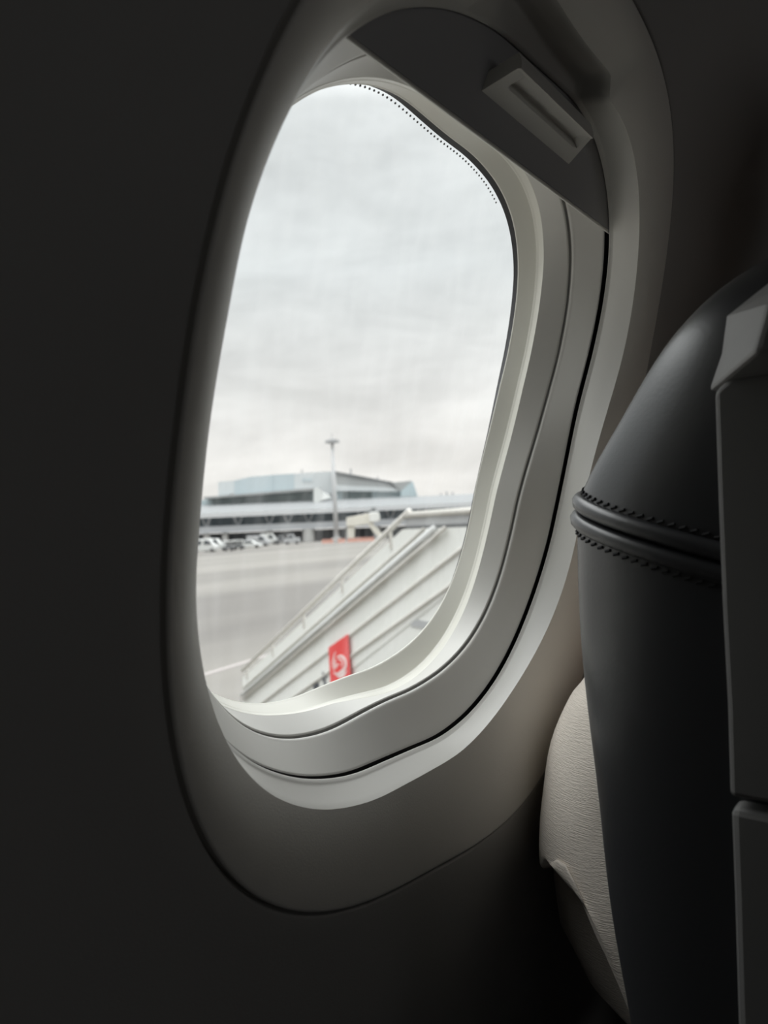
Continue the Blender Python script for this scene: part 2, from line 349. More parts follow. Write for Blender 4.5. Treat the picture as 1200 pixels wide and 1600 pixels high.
# ------------------------------------------------------------------ the seat in front
seat = tag(empty('passenger_seat', (.43, -.075, FZ)), 'dark leather airline seat with a stitched seam beside the window', 'seat')
half = [(.0000, .1290), (.0350, .1195)] + [(q[1], q[2]) for q in (atx(px, py, .36) for px, py in
    ((1200,405),(1150,435),(1100,475),(1050,530),(1010,590),(975,652),(940,712),(918,755),(907,787),(906,830),(907,900),(912,1000),(922,1100),(937,1220),(957,1400),(992,1600)))]
half += [(.132, -.36), (.126, -.45), (.12, -.55), (.117, -.60)]
YC = -.075
left = [np.array((0, y, z)) for y, z in half]
cont = [np.array((0, YC, .1325))] + left + [np.array((0, YC*2-p[1], p[2])) for p in left[::-1]]
cont = catmull(cont, 6, True)
def resample(P, n):
    P = np.array(P+[P[0]]); d = np.r_[0, np.cumsum(np.linalg.norm(np.diff(P, axis=0), axis=1))]
    t = np.linspace(0, d[-1], n+1)[:-1]
    return np.stack([np.interp(t, d, P[:, k]) for k in range(3)], 1)
CT2 = resample(cont, 260)
tg = np.roll(CT2, -1, 0)-np.roll(CT2, 1, 0); nin = np.stack([0*tg[:, 0], -tg[:, 2], tg[:, 1]], 1); nin /= np.linalg.norm(nin, axis=1)[:, None]
cen = CT2.mean(0)
if ((cen-CT2[60])@nin[60]) < 0: nin = -nin
def smoothv(a, n):
    for _ in range(n): a = (np.roll(a, 1, 0)+2*a+np.roll(a, -1, 0))/4
    return a
def sring(x, ins):
    q = CT2+nin*ins; q = smoothv(q, int(ins*300)) if ins > 0 else q
    q = q.copy(); q[:, 0] = x+.0*q[:, 2]; return q
prof = [(.3195, .085), (.3200, .065), (.3225, .045), (.3275, .028), (.335, .0145), (.345, .0055), (.357, .001), (.37, 0), (.40, .0), (.425, .004), (.445, .014), (.458, .03), (.464, .05), (.466, .08)]
pr = catmull([np.array((a, c, 0)) for a, c in prof], 3)
slab = MB().loft([sring(q[0], q[1]) for q in pr], True, True, True)
# cut the cover along the sloping seam
SL = .30
pn = Vector((.10, -SL, 1)).normalized(); pc = Vector(tuple(atx(903, 789, .36)))
pn = Vector((-.10, SL*-1, 1)).normalized()
def cut(off, above):
    me = bpy.data.meshes.new('tmp'); me.from_pydata([tuple(p) for p in slab.v], [], slab.f)
    bm = bmesh.new(); bm.from_mesh(me); bpy.data.meshes.remove(me)
    bmesh.ops.recalc_face_normals(bm, faces=bm.faces)
    r = bmesh.ops.bisect_plane(bm, geom=bm.verts[:]+bm.edges[:]+bm.faces[:], plane_co=pc+pn*off, plane_no=pn, clear_inner=above, clear_outer=not above)
    vs_ = [e for e in r['geom_cut'] if isinstance(e, bmesh.types.BMVert)]
    loop = [np.array(v.co) for v in vs_]
    mb = MB(); bm.verts.ensure_lookup_table()
    mb.v = [tuple(v.co) for v in bm.verts]; mb.f = [tuple(v.index for v in f.verts) for f in bm.faces]
    bm.verts.index_update(); mb.f = [tuple(v.index for v in f.verts) for f in bm.faces]
    bm.free()
    c = np.mean(loop, 0); loop.sort(key=lambda q: math.atan2((q[1]-c[1])/.25, (q[0]-c[0])/.07))
    L_ = [loop[0]]
    for q in loop[1:]:
        if np.linalg.norm(q-L_[-1]) > 1e-4: L_.append(q)
    return mb, L_
hd, _ = cut(.001, True); hd.build('headrest_cover', 'leather', seat, True, auto=70)
bc, _ = cut(-.001, False); bc.build('backrest_cover', 'leather', seat, True, auto=70)
PN = np.array(pn)
def res_loop(lp, n): return list(smoothv(resample(lp, n), 1))
for off in (.0042, -.0046):
    _, lp = cut(off, True)
    lp = res_loop(lp, 160); c = np.mean(lp, 0)
    MB().tube(lp, .0043, 10, closed=True).build('piping', 'leather', seat, True)
for off in (.0098, -.0108):
    _, lp = cut(off, True); lp = resample(lp, 230)
    nx = np.roll(lp, -1, 0); c = lp.mean(0); st = MB()
    for i in range(0, 230):
        q, d = lp[i], nx[i]-lp[i]
        if q[1] < -.01: continue
        d = d/np.linalg.norm(d); o_ = np.cross(d, PN); o_ /= np.linalg.norm(o_)
        if o_@(q-c) < 0: o_ = -o_
        m_ = q+o_*.0002
        st.tube([m_-d*.0013-PN*.0007, m_+d*.0013+PN*.0007], .0008, 6)
    tag(st.build('stitching', 'thread', seat))
# hard back shell: lower panel, faceted upper surround, tray table
def sx(pts, x): return [atx(px, py, x) for px, py in pts]
mir = lambda q: np.array((q[0], 2*YC-q[1], q[2]))
XL = .309
low = sx([(1116,612),(1122,800),(1128,950),(1136,1100),(1140,1245)], XL)
tp = atx(1178, 553, XL)
poly = [tp]+low+[mir(q) for q in low[::-1]]+[mir(tp)]
MB().prism(poly, (.016, 0, 0)).build('back_shell', 'shell', seat, bevel=.002)
t_ = sx([(1141,1262),(1146,1400),(1152,1600)], XL); t_ += [t_[-1]+np.array((0, 0, -.12))]
poly = t_+[mir(q) for q in t_[::-1]]
tt = MB().prism(poly, (.014, 0, 0)).build('tray_table', 'shell', seat, bevel=.003)
q = t_[0]; MB().box((XL-.006, YC, q[2]-.03), (.006, 0, 0), (0, .012, 0), (0, 0, .018)).build('latch', 'metal', tt, bevel=.002)
ou = sx([(1108,612),(1128,553),(1136,494),(1204,440)], .319) + [np.array((.319, .0, .100)), np.array((.319, YC, .106))]
inn = sx([(1178,553),(1192,505),(1200,475),(1232,440)], .285) + [np.array((.285, -.02, .078)), np.array((.285, YC, .082))]
sh = MB()
for i in range(5): sh.poly([ou[i], ou[i+1], inn[i+1], inn[i]]); sh.poly([mir(ou[i]), mir(inn[i]), mir(inn[i+1]), mir(ou[i+1])])
sh.poly(inn+[mir(q) for q in inn[:-1][::-1]])
sh.poly([ou[0], inn[0], mir(inn[0]), mir(ou[0])])
sh.build('screen_surround', 'shell', seat, bevel=.002)
MB().box((.62, YC, -.60), (.24, 0, 0), (0, .21, 0), (0, 0, .07)).build('seat_cushion', 'leather', seat, bevel=.03)
for dy in (-.17, .17):
    for xx in (.47, .78):
        MB().tube([(xx, YC+dy, -.66), (xx, YC+dy, FZ)], .016, 10).build('leg', 'metal', seat, True)
# ------------------------------------------------------------------ passenger in the front seat
person = tag(empty('person', (.66, YC, -.53)), 'person in a beige long-sleeved top behind the leather seat, elbow showing by the wall', 'person')
def skinmesh(name, verts, edges, radii, m, parent, sub=2, root=0):
    org = ORG[parent.name]
    me = bpy.data.meshes.new(name); me.from_pydata([tuple(np.array(v)-org+(.03, 0, .02)) for v in verts], edges, [])
    o = bpy.data.objects.new(name, me); COL.objects.link(o); o.parent = parent; me.materials.append(M[m]); ORG[o.name] = org
    o.modifiers.new('skin', 'SKIN')
    if not me.skin_vertices: me.skin_vertices.new()
    for i, r in enumerate(radii):
        me.skin_vertices[0].data[i].radius = (r, r) if not hasattr(r, '__len__') else r
    me.skin_vertices[0].data[root].use_root = True
    s = o.modifiers.new('sub', 'SUBSURF'); s.levels = sub; s.render_levels = sub
    dg = bpy.context.evaluated_depsgraph_get(); me2 = bpy.data.meshes.new_from_object(o.evaluated_get(dg))
    o.modifiers.clear(); o.data = me2
    for p in me2.polygons: p.use_smooth = True
    return o
V_, E_, RR = [], [], []
def chain(pts, rad, start=None):
    p = start
    for q, r in zip(pts, rad):
        V_.append(q); RR.append(r); i = len(V_)-1
        if p is not None: E_.append((p, i))
        p = i
    return p
y0 = YC
pel = chain([(.62, y0, -.44)], [.11])
ch = chain([(.60, y0, -.30), (.585, y0, -.12)], [.11, .125], pel)
nk = chain([(.59, y0, .02), (.605, y0, .085)], [.06, .052], ch)
hdv = chain([(.62, y0, .135), (.635, y0, .19), (.63, y0, .25)], [.062, .078, .07], nk)
nose = chain([(.722, y0, .175)], [.012], hdv-1)
chin = chain([(.695, y0, .125)], [.026], hdv-2)
for s in (-1, 1):
    ear = chain([(.625, y0+s*.083, .18)], [.012], hdv-1)
    sh_ = chain([(.585, y0+s*.13, -.02), (.56, y0+s*.19, -.05)], [.06, .052], ch)
    if s > 0: el = chain([(.535, .185, -.18), (.53, .19, -.29), (.60, .16, -.345), (.72, .06, -.36), (.79, .0, -.35)], [.045, .040, .038, .03, .022], sh_)
    else: el = chain([(.55, y0-.24, -.18), (.56, y0-.25, -.29), (.63, y0-.22, -.345), (.72, y0-.14, -.36), (.79, y0-.09, -.35)], [.045, .040, .038, .03, .022], sh_)
    pb = np.array(V_[el]); fw = pb-np.array(V_[el-1]); fw /= np.linalg.norm(fw); sd_ = np.array((fw[1], -fw[0], 0))
    for k, ln in enumerate((.035, .042, .04, .03)):
        b0 = pb+fw*.045+sd_*(k-1.5)*.021
        chain([b0, b0+fw*ln*.6-np.array((0, 0, .012)), b0+fw*ln-np.array((0, 0, .03))], [.009, .0085, .0075], el)
    chain([pb+sd_*s*.035+fw*.02, pb+sd_*s*.05+fw*.045-np.array((0, 0, .01))], [.011, .009], el)
    hp = chain([(.66, y0+s*.09, -.44), (.86, y0+s*.11, -.43), (1.02, y0+s*.11, -.44), (1.04, y0+s*.11, -.70), (1.05, y0+s*.11, -.97), (1.14, y0+s*.12, -1.03)], [.085, .075, .06, .05, .036, .028], pel)
skinmesh('body', V_, E_, RR, 'skin', person)
skinmesh('shirt', [(.62, y0, -.44), (.60, y0, -.28), (.585, y0, -.10), (.588, y0, .0), (.585, y0+.14, -.025), (.555, y0+.205, -.06), (.585, y0-.14, -.025), (.56, y0-.2, -.06), (.55, y0-.24, -.18), (.56, y0-.25, -.29), (.63, y0-.22, -.345), (.70, y0-.155, -.36)],
         [(0,1),(1,2),(2,3),(2,4),(4,5),(2,6),(6,7),(7,8),(8,9),(9,10),(10,11)], [.122,.122,.136,.07,.07,.06,.07,.06,.053,.05,.047,.042], 'cloth', person)
skinmesh('trousers', [(.62,y0,-.44)]+[(x, y0+s*d, z) for s in (-1, 1) for x, d, z in ((.66,.09,-.44),(.86,.11,-.43),(1.02,.11,-.44),(1.04,.11,-.70),(1.05,.11,-.93))],
         [(0,1),(1,2),(2,3),(3,4),(4,5),(0,6),(6,7),(7,8),(8,9),(9,10)], [.12]+[.095,.085,.07,.06,.055]*2, 'trousers', person)
skinmesh('hair', [(.60,y0,.16),(.60,y0,.22),(.62,y0,.27)], [(0,1),(1,2)], [.07,.088,.075], 'hair', person)
# the left sleeve: upper arm with a drooping fold over the elbow, forearm below
sl = MB(); NS = 48
sil = [(915,1050),(890,1085),(870,1150),(860,1220),(857,1290),(857,1345)]
sp = [atx(px, py, .50) for px, py in sil]
rings = []
def slr(yl, z, rx, ry, xc, tilt, wr=0.0, k=0):
    out = []
    for j in range(NS):
        f_ = 2*math.pi*j/NS
        n_ = 1+wr*math.sin(3*f_+k*1.7)+wr*.6*math.sin(5*f_-k*2.3)
        y = yl-ry+ry*math.sin(f_)*n_; x = xc-rx*math.cos(f_)*n_
        out.append((x, y, z-tilt*max(0, (yl-y))))
    return out
rings.append(slr(.155, .012, .05, .05, .545, .0)); rings.append(slr(.185, -.055, .055, .06, .53, .0))
specs = [(0, .055, .060, .512, .0), (1, .056, .062, .508, .0), (2, .057, .062, .503, .05), (3, .058, .063, .50, .25), (4, .060, .066, .498, .5)]
for i, rx, ry, xc, tl in specs: rings.append(slr(sp[i][1], sp[i][2]+(.0 if i < 4 else .012), rx, ry, xc, tl, .012, i))
zb = sp[5][2]
rings.append(slr(sp[5][1]-.001, zb+.014, .060, .068, .497, .75, .012, 5))
rings.append(slr(sp[5][1]-.006, zb+.010, .054, .062, .498, .8, .012, 5.3))
rings.append(slr(sp[5][1]-.011, zb+.016, .045, .055, .50, .7, .01, 5.4))
rings.append(slr(sp[5][1]-.014, zb+.06, .042, .05, .50, .4, .01, 5))
hx = [(840,1349),(857,1346),(872,1343),(885,1352),(905,1392),(930,1452),(960,1512),(990,1590),(1040,1690)]
def hemz(x, y):
    k = np.array((x, y, 0.0)); f_ = k@HF; z = -.25
    for _ in range(8):
        q = np.array((x, y, z)); px = 600+F*(q@cr)/(q@cd)
        py = np.interp(px, [a for a, c in hx], [c for a, c in hx])
        r_ = ray(px, py); z = r_[2]*(x/r_[0])
    return z
for ri, dz in ((-4, .0), (-3, -.004), (-2, .004)):
    rg = rings[ri]; nr = [list(p) for p in rg]
    for j in range(NS):
        jj = j if math.cos(2*math.pi*j/NS) >= 0 else (NS//2-j) % NS
        nr[j][2] = hemz(rg[jj][0], rg[jj][1])+dz
    rings[ri] = [tuple(p) for p in nr]
rings[-1] = [(p[0], p[1], p[2]+.05) for p in rings[-2]]
cr3 = []
for a in range(len(rings)-1):
    P0, P1, P2, P3 = rings[max(a-1, 0)], rings[a], rings[a+1], rings[min(a+2, len(rings)-1)]
    for k in range(4):
        t = k/4; cr3.append([.5*((2*np.array(p1))+(-np.array(p0)+np.array(p2))*t+(2*np.array(p0)-5*np.array(p1)+4*np.array(p2)-np.array(p3))*t*t+(-np.array(p0)+3*np.array(p1)-3*np.array(p2)+np.array(p3))*t**3) for p0, p1, p2, p3 in zip(P0, P1, P2, P3)])
cr3.append(rings[-1]); sl.loft(cr3, True, True, True)
low_ = [atx(px, py, .51) for px, py in ((858,1310),(859,1370),(872,1440),(907,1510),(985,1592))]
lr = [slr(low_[0][1]-.012, low_[0][2]+.05, .03, .04, .535, 0)]
for i, q in enumerate(low_): lr.append(slr(q[1]+.003, q[2], .042-.002*i, .050, .528, .1*i, .02, i))
lr.append(slr(.17, -.385, .03, .04, .55, .3))
sl.loft(lr, True, True, True)
sl.build('sleeve', 'cloth', person, True)
# ------------------------------------------------------------------ outdoors: apron
GZ = -3.6
ap = bpy.data.materials.new('apron_concrete'); ap.use_nodes = True; nt = ap.node_tree; bs = nt.nodes['Principled BSDF']; bs.inputs['Roughness'].default_value = .85
tc = nt.nodes.new('ShaderNodeTexCoord'); mp = nt.nodes.new('ShaderNodeMapping'); mp.inputs['Rotation'].default_value = (0, 0, math.pi/2-YAW+.06); mp.inputs['Scale'].default_value = (.012, .11, 1)
n1 = nt.nodes.new('ShaderNodeTexNoise'); n1.inputs['Scale'].default_value = 1; n1.inputs['Detail'].default_value = 5
rp = nt.nodes.new('ShaderNodeValToRGB'); rp.color_ramp.elements[0].position = .34; rp.color_ramp.elements[0].color = (.125, .117, .108, 1)
rp.color_ramp.elements[1].position = .62; rp.color_ramp.elements[1].color = (.205, .194, .176, 1)
nt.links.new(tc.outputs['Object'], mp.inputs[0]); nt.links.new(mp.outputs[0], n1.inputs['Vector']); nt.links.new(n1.outputs['Fac'], rp.inputs[0]); nt.links.new(rp.outputs[0], bs.inputs['Base Color'])
M['apron'] = ap
def hw(a, d, z): return HR*a+HF*d+np.array((0, 0, z))
g0 = MB().prism([hw(-400, -60, GZ), hw(400, -60, GZ), hw(400, 700, GZ), hw(-400, 700, GZ)], (0, 0, -.3))
tag(g0.build('ground', 'apron'), kind='structure')
def gpt(px, py):
    k = ray(px, py); return k*(GZ/k[2])
lp_, lq = gpt(300, 1060), gpt(395, 1031); dl = (lq-lp_)/np.linalg.norm(lq-lp_); nl = np.array((-dl[1], dl[0], 0))*.10
MB().prism([lp_-dl*6-nl+(0,0,.004), lq+dl*6-nl+(0,0,.004), lq+dl*6+nl+(0,0,.004), lp_-dl*6+nl+(0,0,.004)], (0, 0, .004)).build('trim_1', 'line')['kind'] = 'structure'
# ------------------------------------------------------------------ terminal
D0 = 190.0
term = tag(empty('terminal_building', hw(-20, D0, GZ)), 'wide grey airport terminal with glazed bands and a metal-clad upper storey', 'building')
def TP(name, pts, D, th, m, parent=term, **k):
    return MB().prism([at(px, py, D) for px, py in pts], HF*th).build(name, m, parent, **k)
def yl(y520, x, sl=-.0425): return y520+(x-520)*sl
def bandp(y0, y1, xa=235, xb=880, sl=-.0425, sl1=None): return [(xa, yl(y0, xa, sl)), (xb, yl(y0, xb, sl)), (xb, yl(y1, xb, sl1 or sl)), (xa, yl(y1, xa, sl1 or sl))]
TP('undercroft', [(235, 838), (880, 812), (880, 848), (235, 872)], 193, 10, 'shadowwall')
TP('glass_band', bandp(799, 818), 192, 1, 'glassdark')
TP('walkway_slab', bandp(814.5, 825), 187.5, 5, 'slab')
TP('fascia', bandp(794, 801), 186, 1.2, 'bandwhite')
MB().loft([[at(x, yl(794.5, x), 186.1) for x in (235, 880)], [at(x, yl(781, x), 204) for x in (235, 880)]], False).build('lower_roof', 'roofgrey', term)
TP('upper_glazing', [(333, 776), (490, 764), (490, 786), (333, 794)], 207, 1, 'glassgreen')
TP('glazed_end', [(296, 784), (334, 779), (334, 796), (296, 798)], 208, 1, 'glassblue')
TP('roof_overhang', [(318, 776.5), (345, 774.5), (492, 762), (492, 766), (345, 777.5), (318, 779.5)], 203, 8, 'roofdark')
for i, (xa, ya, xb, yb, mm) in enumerate(((341,753,366,751,'palecladding'),(366,751,391,745,'steelblue'),(391,745,426,742,'steelblue'),(426,742,460,740,'steelblue'),(460,740,490,738,'palecladding'),(490,738,524,736,'palecladding'))):
    TP('cladding_panel', [(xa, ya), (xb, yb), (xb, 770), (xa, 779)], 208.5+.15*(i % 2), 2, mm)
TP('wall_panel', [(488, 766), (528, 762), (528, 787), (488, 787)], 209, 1, 'palecladding')
for xa in (473, 481): TP('sign_panel', [(xa, 748), (xa+6, 747.6), (xa+6, 752), (xa, 752.4)], 208.2, .2, 'steelblue')
TP('sloped_roof', [(523, 737), (613, 754), (622, 764), (526, 759)], 207, 3, 'roofdark')
TP('roof_edge', [(520, 735.5), (614, 753), (618, 756), (520, 738.5)], 206.5, 6, 'roofgrey')
TP('eaves_band', [(524, 758), (626, 763), (626, 768), (524, 767)], 206, 5, 'palecladding')
TP('lower_glazing', [(524, 767), (536, 767), (536, 786), (524, 786)], 208, 1, 'glassblue')
TP('lower_glazing', [(536, 767), (581, 767.5), (581, 783), (536, 785)], 208, 1, 'glassgreen')
TP('lower_glazing', [(581, 763), (626, 768), (626, 781), (581, 783)], 207.5, 1, 'glassblue')
TP('gable_roof', [(612, 754), (644, 751), (640, 757), (627, 768), (621, 763)], 205.5, 3, 'roofdark')
TP('gable_glass', [(626, 768), (640, 756), (645, 752), (654, 779), (626, 780)], 205, 6, 'glassblue')
TP('sill_band', [(490, 784), (654, 777), (654, 781), (490, 788)], 204.5, 2, 'roofgrey')
MB().loft([[at(x, y, 202+d) for x, y, d in ((490,764,0),(496,761,1),(505,768,2),(516,774,3))], [at(x, y, 199+d) for x, y, d in ((490,787,0),(497,786,1),(503,781,2),(516,778,3))]], False).build('fabric_canopy', 'fabric', term)
for x in (323, 352, 421, 482, 545, 590, 640, 700):
    y = yl(824, x); c = MB().tube([at(x, y, 189), at(x, y+26, 189)], .9 if x != 482 else 1.6, 10).build('column', 'concrete', term)
for x in (322, 372, 421, 450, 482, 565, 610, 660, 705):
    MB().tube([at(x-7, yl(800, x-7), 187.6), at(x, yl(817, x), 187.6), at(x+7, yl(800, x+7), 187.6)], .22, 6).build('strut', 'slab', term)
for x, y, h in ((472, 737, 3), (548, 741, 9), (590, 749, 4), (689, 775, 4), (698, 775, 7), (707, 774, 5)):
    MB().tube([at(x, y+2, 207), at(x, y-h, 207)], .25, 6).build('roof_mast', 'grey', term)
# light mast
Dm = 165
mast = tag(empty('light_mast', at(526, 845, Dm)), 'tall grey floodlight mast standing in front of the terminal', 'light mast')
mb_, mt_ = at(526, 845, Dm), at(519, 690, Dm)
mb_[2] = GZ
MB().tube([mb_, mb_*.5+mt_*.5, mt_], [.62, .48, .30], 12).build('pole', 'mast', mast, True)
MB().tube([mt_+(0,0,-.4), mt_+(0,0,.5)], [1.0, 1.0], 14).build('crown', 'mast', mast)
for k in range(6):
    an = k*math.pi/3+.2; q = mt_+HR*math.cos(an)*1.25+HF*math.sin(an)*1.25
    MB().box(q, HR*.42, HF*.42, (0, 0, .28)).build('floodlight', 'grey', mast)
MB().tube([mt_, mt_+(0, 0, 1.9)], .1, 6).build('spike', 'grey', mast)
MB().tube([mb_, mb_+(0,0,1.1)], 1.15, 14).build('base_block', 'concrete', mast)
# barriers round the mast and the bridge
xs = [506, 512, 518, 531, 537, 546, 552, 558, 564, 570, 576, 582]
for k, x in enumerate(xs):
    q = gpt(x, 0) if False else at(x, 846, 160); q[2] = GZ
    pos = ['leftmost of the orange barriers left of the mast', 'second orange barrier from the left, left of the mast', 'orange barrier just left of the mast base', 'orange barrier just right of the mast base', 'second orange barrier right of the mast', 'orange barrier beneath the bridge pillar', 'orange barrier just right of the bridge pillar', 'second orange barrier right of the bridge pillar', 'third orange barrier right of the bridge pillar', 'fourth orange barrier right of the bridge pillar', 'last orange barrier but one beside the boarding stairs', 'rightmost orange barrier, half behind the boarding stairs rail'][k]
    t = MB(); pr_ = [(-.25, 0), (.25, 0), (.12, .35), (.09, .9), (-.09, .9), (-.12, .35)]
    c0 = q-HR*.44
    t.prism([c0+HF*a_+np.array((0, 0, z_)) for a_, z_ in pr_], HR*.82)
    tag(t.build('traffic_barrier', 'orange', base=q), pos, 'barrier', 'orange barriers on the apron')
# jet bridge
Dj = 168
jb = tag(empty('jet_bridge', at(565, 846, Dj)), 'cream passenger boarding bridge parked right of the light mast', 'jet bridge')
def JP(name, pts, d, th, m, parent=jb, **k): return MB().prism([at(px, py, Dj+d) for px, py in pts], HF*th).build(name, m, parent, **k)
JP('support_column', [(541, 812), (555, 810), (553, 848), (545, 848)], 0, 1.6, 'cream')
JP('tunnel', [(541, 809), (575, 802), (592, 800), (594, 812), (580, 818), (556, 822), (541, 822)], -.4, 3.2, 'cream', bevel=.1)
cabm = JP('cab', [(576, 801), (592, 799.5), (594, 810), (590, 815), (577, 816)], -1.2, 4.4, 'offwhite', bevel=.15)
JP('roof_unit', [(580, 794), (587, 793), (588, 800), (579, 801)], 0, 1.5, 'darkgrey')
JP('service_stairs', [(574, 818), (581, 816), (600, 838), (596, 842), (584, 832)], -.6, 1.4, 'cream')
JP('machine_box', [(556, 840), (562, 840), (562, 848), (556, 848)], .2, 1.4, 'offwhite')
JP('wheel_frame', [(582, 832), (585, 832), (585, 848), (582, 848)], 0, 1, 'darkgrey')
# ------------------------------------------------------------------ vehicles on the far apron
def wheel(parent, c, r, ax): MB().tube([c-ax*.12, c+ax*.12], r, 12).build('wheel', 'tyre', parent)
def vehicle(name, label, cat, x, D, prof_, ln, wd, m, wins, whl, flip=1, extra=None):
    o = gpt(x, 900); q = at(x, 850, D); q[2] = GZ
    r = tag(empty(name, q), label, cat)
    fx = HR*flip
    P = lambda a, z, d=0: q+fx*a*1.08+HF*d+np.array((0, 0, z*1.1))
    b_ = MB().prism([P(a, z, -wd/2) for a, z in prof_], HF*wd).build('body', m, r, bevel=.08)
    for wq in wins: MB().prism([P(a, z, -wd/2-.03) for a, z in wq], HF*.05).build('side_window', 'carglass', r)
    for a in whl:
        for d in (-wd/2+.05, wd/2-.05): wheel(r, P(a, .33, d), .33, HF)
    return r, P
vehicle('van', 'white van at the left window edge on the far apron', 'van', 318, 134, [(-2.4,.3),(2.4,.3),(2.4,1.0),(1.9,1.2),(1.2,2.25),(-2.4,2.35)], 4.8, 1.9, 'white', [[(.3,1.3),(1.6,1.3),(1.1,2.0),(.3,2.05)],[(-1.6,1.35),(-.2,1.35),(-.2,2.0),(-1.6,2.0)]], (-1.5, 1.6))
vehicle('box_truck', 'white pickup truck with dark windscreen beside the white van', 'truck', 337, 139, [(-2.5,.4),(2.5,.4),(2.5,1.15),(1.0,1.35),(.4,2.2),(-1.3,2.3),(-1.5,1.35),(-2.5,1.3)], 5, 2, 'white', [[(-1.1,1.4),(.7,1.4),(.25,2.05),(-1.1,2.1)]], (-1.6, 1.6))
for k, (x, lab) in enumerate(((357, 'white topped baggage cart next to the pickup truck'), (372, 'white topped baggage cart just left of the white saloon car'))):
    q = at(x, 850, 136+5*k); q[2] = GZ
    r = tag(empty('baggage_cart', q), lab, 'baggage cart', 'baggage carts')
    MB().box(q+(0,0,.55), HR*.85, HF*.7, (0,0,.12)).build('deck', 'darkgrey', r)
    MB().box(q+(0,0,1.85), HR*.95, HF*.8, (0,0,.12)).build('canopy', 'white', r, bevel=.05)
    MB().box(q+HF*.6+(0,0,1.2), HR*.8, HF*.04, (0,0,.55)).build('back_curtain', 'grey', r)
    for sx_ in (-.8, .8):
        MB().tube([q+HR*sx_-HF*.65+(0,0,.6), q+HR*sx_-HF*.65+(0,0,1.8)], .05, 6).build('post', 'darkgrey', r)
        for d in (-.6, .6): wheel(r, q+HR*sx_*.7+HF*d+(0,0,.22), .22, HF)
vehicle('car', 'white saloon car with sloping bonnet right of the baggage carts', 'car', 391, 148, [(-2.1,.25),(2.2,.25),(2.2,.7),(1.1,.95),(.4,1.5),(-1.0,1.55),(-1.8,1.0),(-2.1,.9)], 4.2, 1.8, 'white', [[(-1.1,1.0),(.75,1.0),(.3,1.4),(-.9,1.45)]], (-1.3, 1.35))
vehicle('van', 'grey van standing behind the white saloon car', 'van', 404, 160, [(-2.3,.3),(2.3,.3),(2.3,1.1),(1.7,1.3),(1.1,2.2),(-2.3,2.3)], 4.6, 1.9, 'grey', [[(.2,1.3),(1.5,1.3),(1.0,1.95),(.2,2.0)]], (-1.4, 1.5))
vehicle('van', 'small white van in front of a terminal column', 'van', 421, 178, [(-1.9,.3),(1.9,.3),(1.9,1.2),(1.4,1.4),(.9,2.4),(-1.9,2.5)], 3.8, 1.8, 'white', [[(.0,1.4),(1.2,1.4),(.8,2.1),(.0,2.15)]], (-1.2, 1.2))
vehicle('tow_tractor', 'dark baggage tractor right of the small white van', 'tractor', 441, 171, [(-1.6,.3),(1.6,.3),(1.6,1.1),(.4,1.2),(.3,1.9),(-.9,1.9),(-1.0,1.1),(-1.6,1.0)], 3, 1.4, 'darkgrey', [[(-.7,1.2),(.2,1.2),(.2,1.7),(-.7,1.7)]], (-1.0, 1.0))
vehicle('tow_tractor', 'grey baggage tractor nearest the wide terminal column', 'tractor', 457, 166, [(-1.7,.3),(1.7,.3),(1.7,1.3),(.5,1.4),(.4,2.1),(-1.0,2.1),(-1.0,1.2),(-1.7,1.1)], 3, 1.4, 'grey', [[(-.8,1.4),(.3,1.4),(.3,1.9),(-.8,1.9)]], (-1.0, 1.0))
# ------------------------------------------------------------------ boarding stairs
SD0 = 7.6
dvp = ray(-37, 1450); eh = np.array((dvp[0], dvp[1], 0)); eh /= np.linalg.norm(eh)       # runs down and away
P0 = at(633, 805, SD0); nrmS = np.array((eh[1], -eh[0], 0))
if nrmS@P0 < 0: nrmS = -nrmS            # away from the camera
def sp_(px, py, off=0.0):               # point of the stairs' near side plane
    k = ray(px, py); return k*((P0@nrmS-off)/(k@nrmS))
stairs = tag(empty('boarding_stairs', (*(P0+eh*3)[:2], GZ)), 'white aircraft boarding stairs sloping down with a red emblem panel', 'boarding stairs')
LD = sp_(345, 1080)-P0; LD /= np.linalg.norm(LD)                                        # slope direction
up = np.array((0, 0, 1.0))
def SPo(l, h, off=0.0): return P0+LD*l+up*h-nrmS*off                                    # along the slope, height, outwards
run = (GZ+1.2-P0[2])/LD[2]
def hgt(px, py):                         # slope coordinate and height of a picture point on the plane
    q = sp_(px, py)-P0; l = (q@eh)/(LD@eh); return l, q[2]-LD[2]*l
hA = np.mean([hgt(*p)[1] for p in ((440,1000),(380,1066),(560,882))])                   # top edge of the side panel
h2 = np.mean([hgt(*p)[1] for p in ((375,1095),(560,935),(660,849))])
h2a = np.mean([hgt(*p)[1] for p in ((663,827),(560,917))])
h3 = np.mean([hgt(*p)[1] for p in ((718,857),(545,994),(423,1092))])
h4 = np.mean([hgt(*p)[1] for p in ((695,921),(545,1029))])
W = 1.7
top_ = lambda h: (-.15-h)/LD[2]
side = [SPo(top_(hA), hA), SPo(run, hA), SPo(run+.2, hA-.9), SPo(run+.2, h4-.35), SPo(top_(h4), h4), SPo(top_(h3), h3)]
SD = MB().prism(side, nrmS*.06).build('side_panel', 'offwhite', stairs)
MB().prism([p+nrmS*W for p in side], nrmS*.06).build('side_panel', 'offwhite', stairs)
def bar(name, h, r, off, m, l0=-.1, l1=None, parent=stairs): return MB().tube([SPo(l0, h, off), SPo(l1 or run, h, off)], r, 10).build(name, m, parent, True)
plat_end = P0-eh*2.6
top_ = lambda h: (-.15-h)/LD[2]
bar('handrail', 0, .033, .0, 'rail'); 
MB().tube([SPo(-.1, 0)+nrmS*W, SPo(run, 0)+nrmS*W], .033, 10).build('handrail', 'rail', stairs, True)
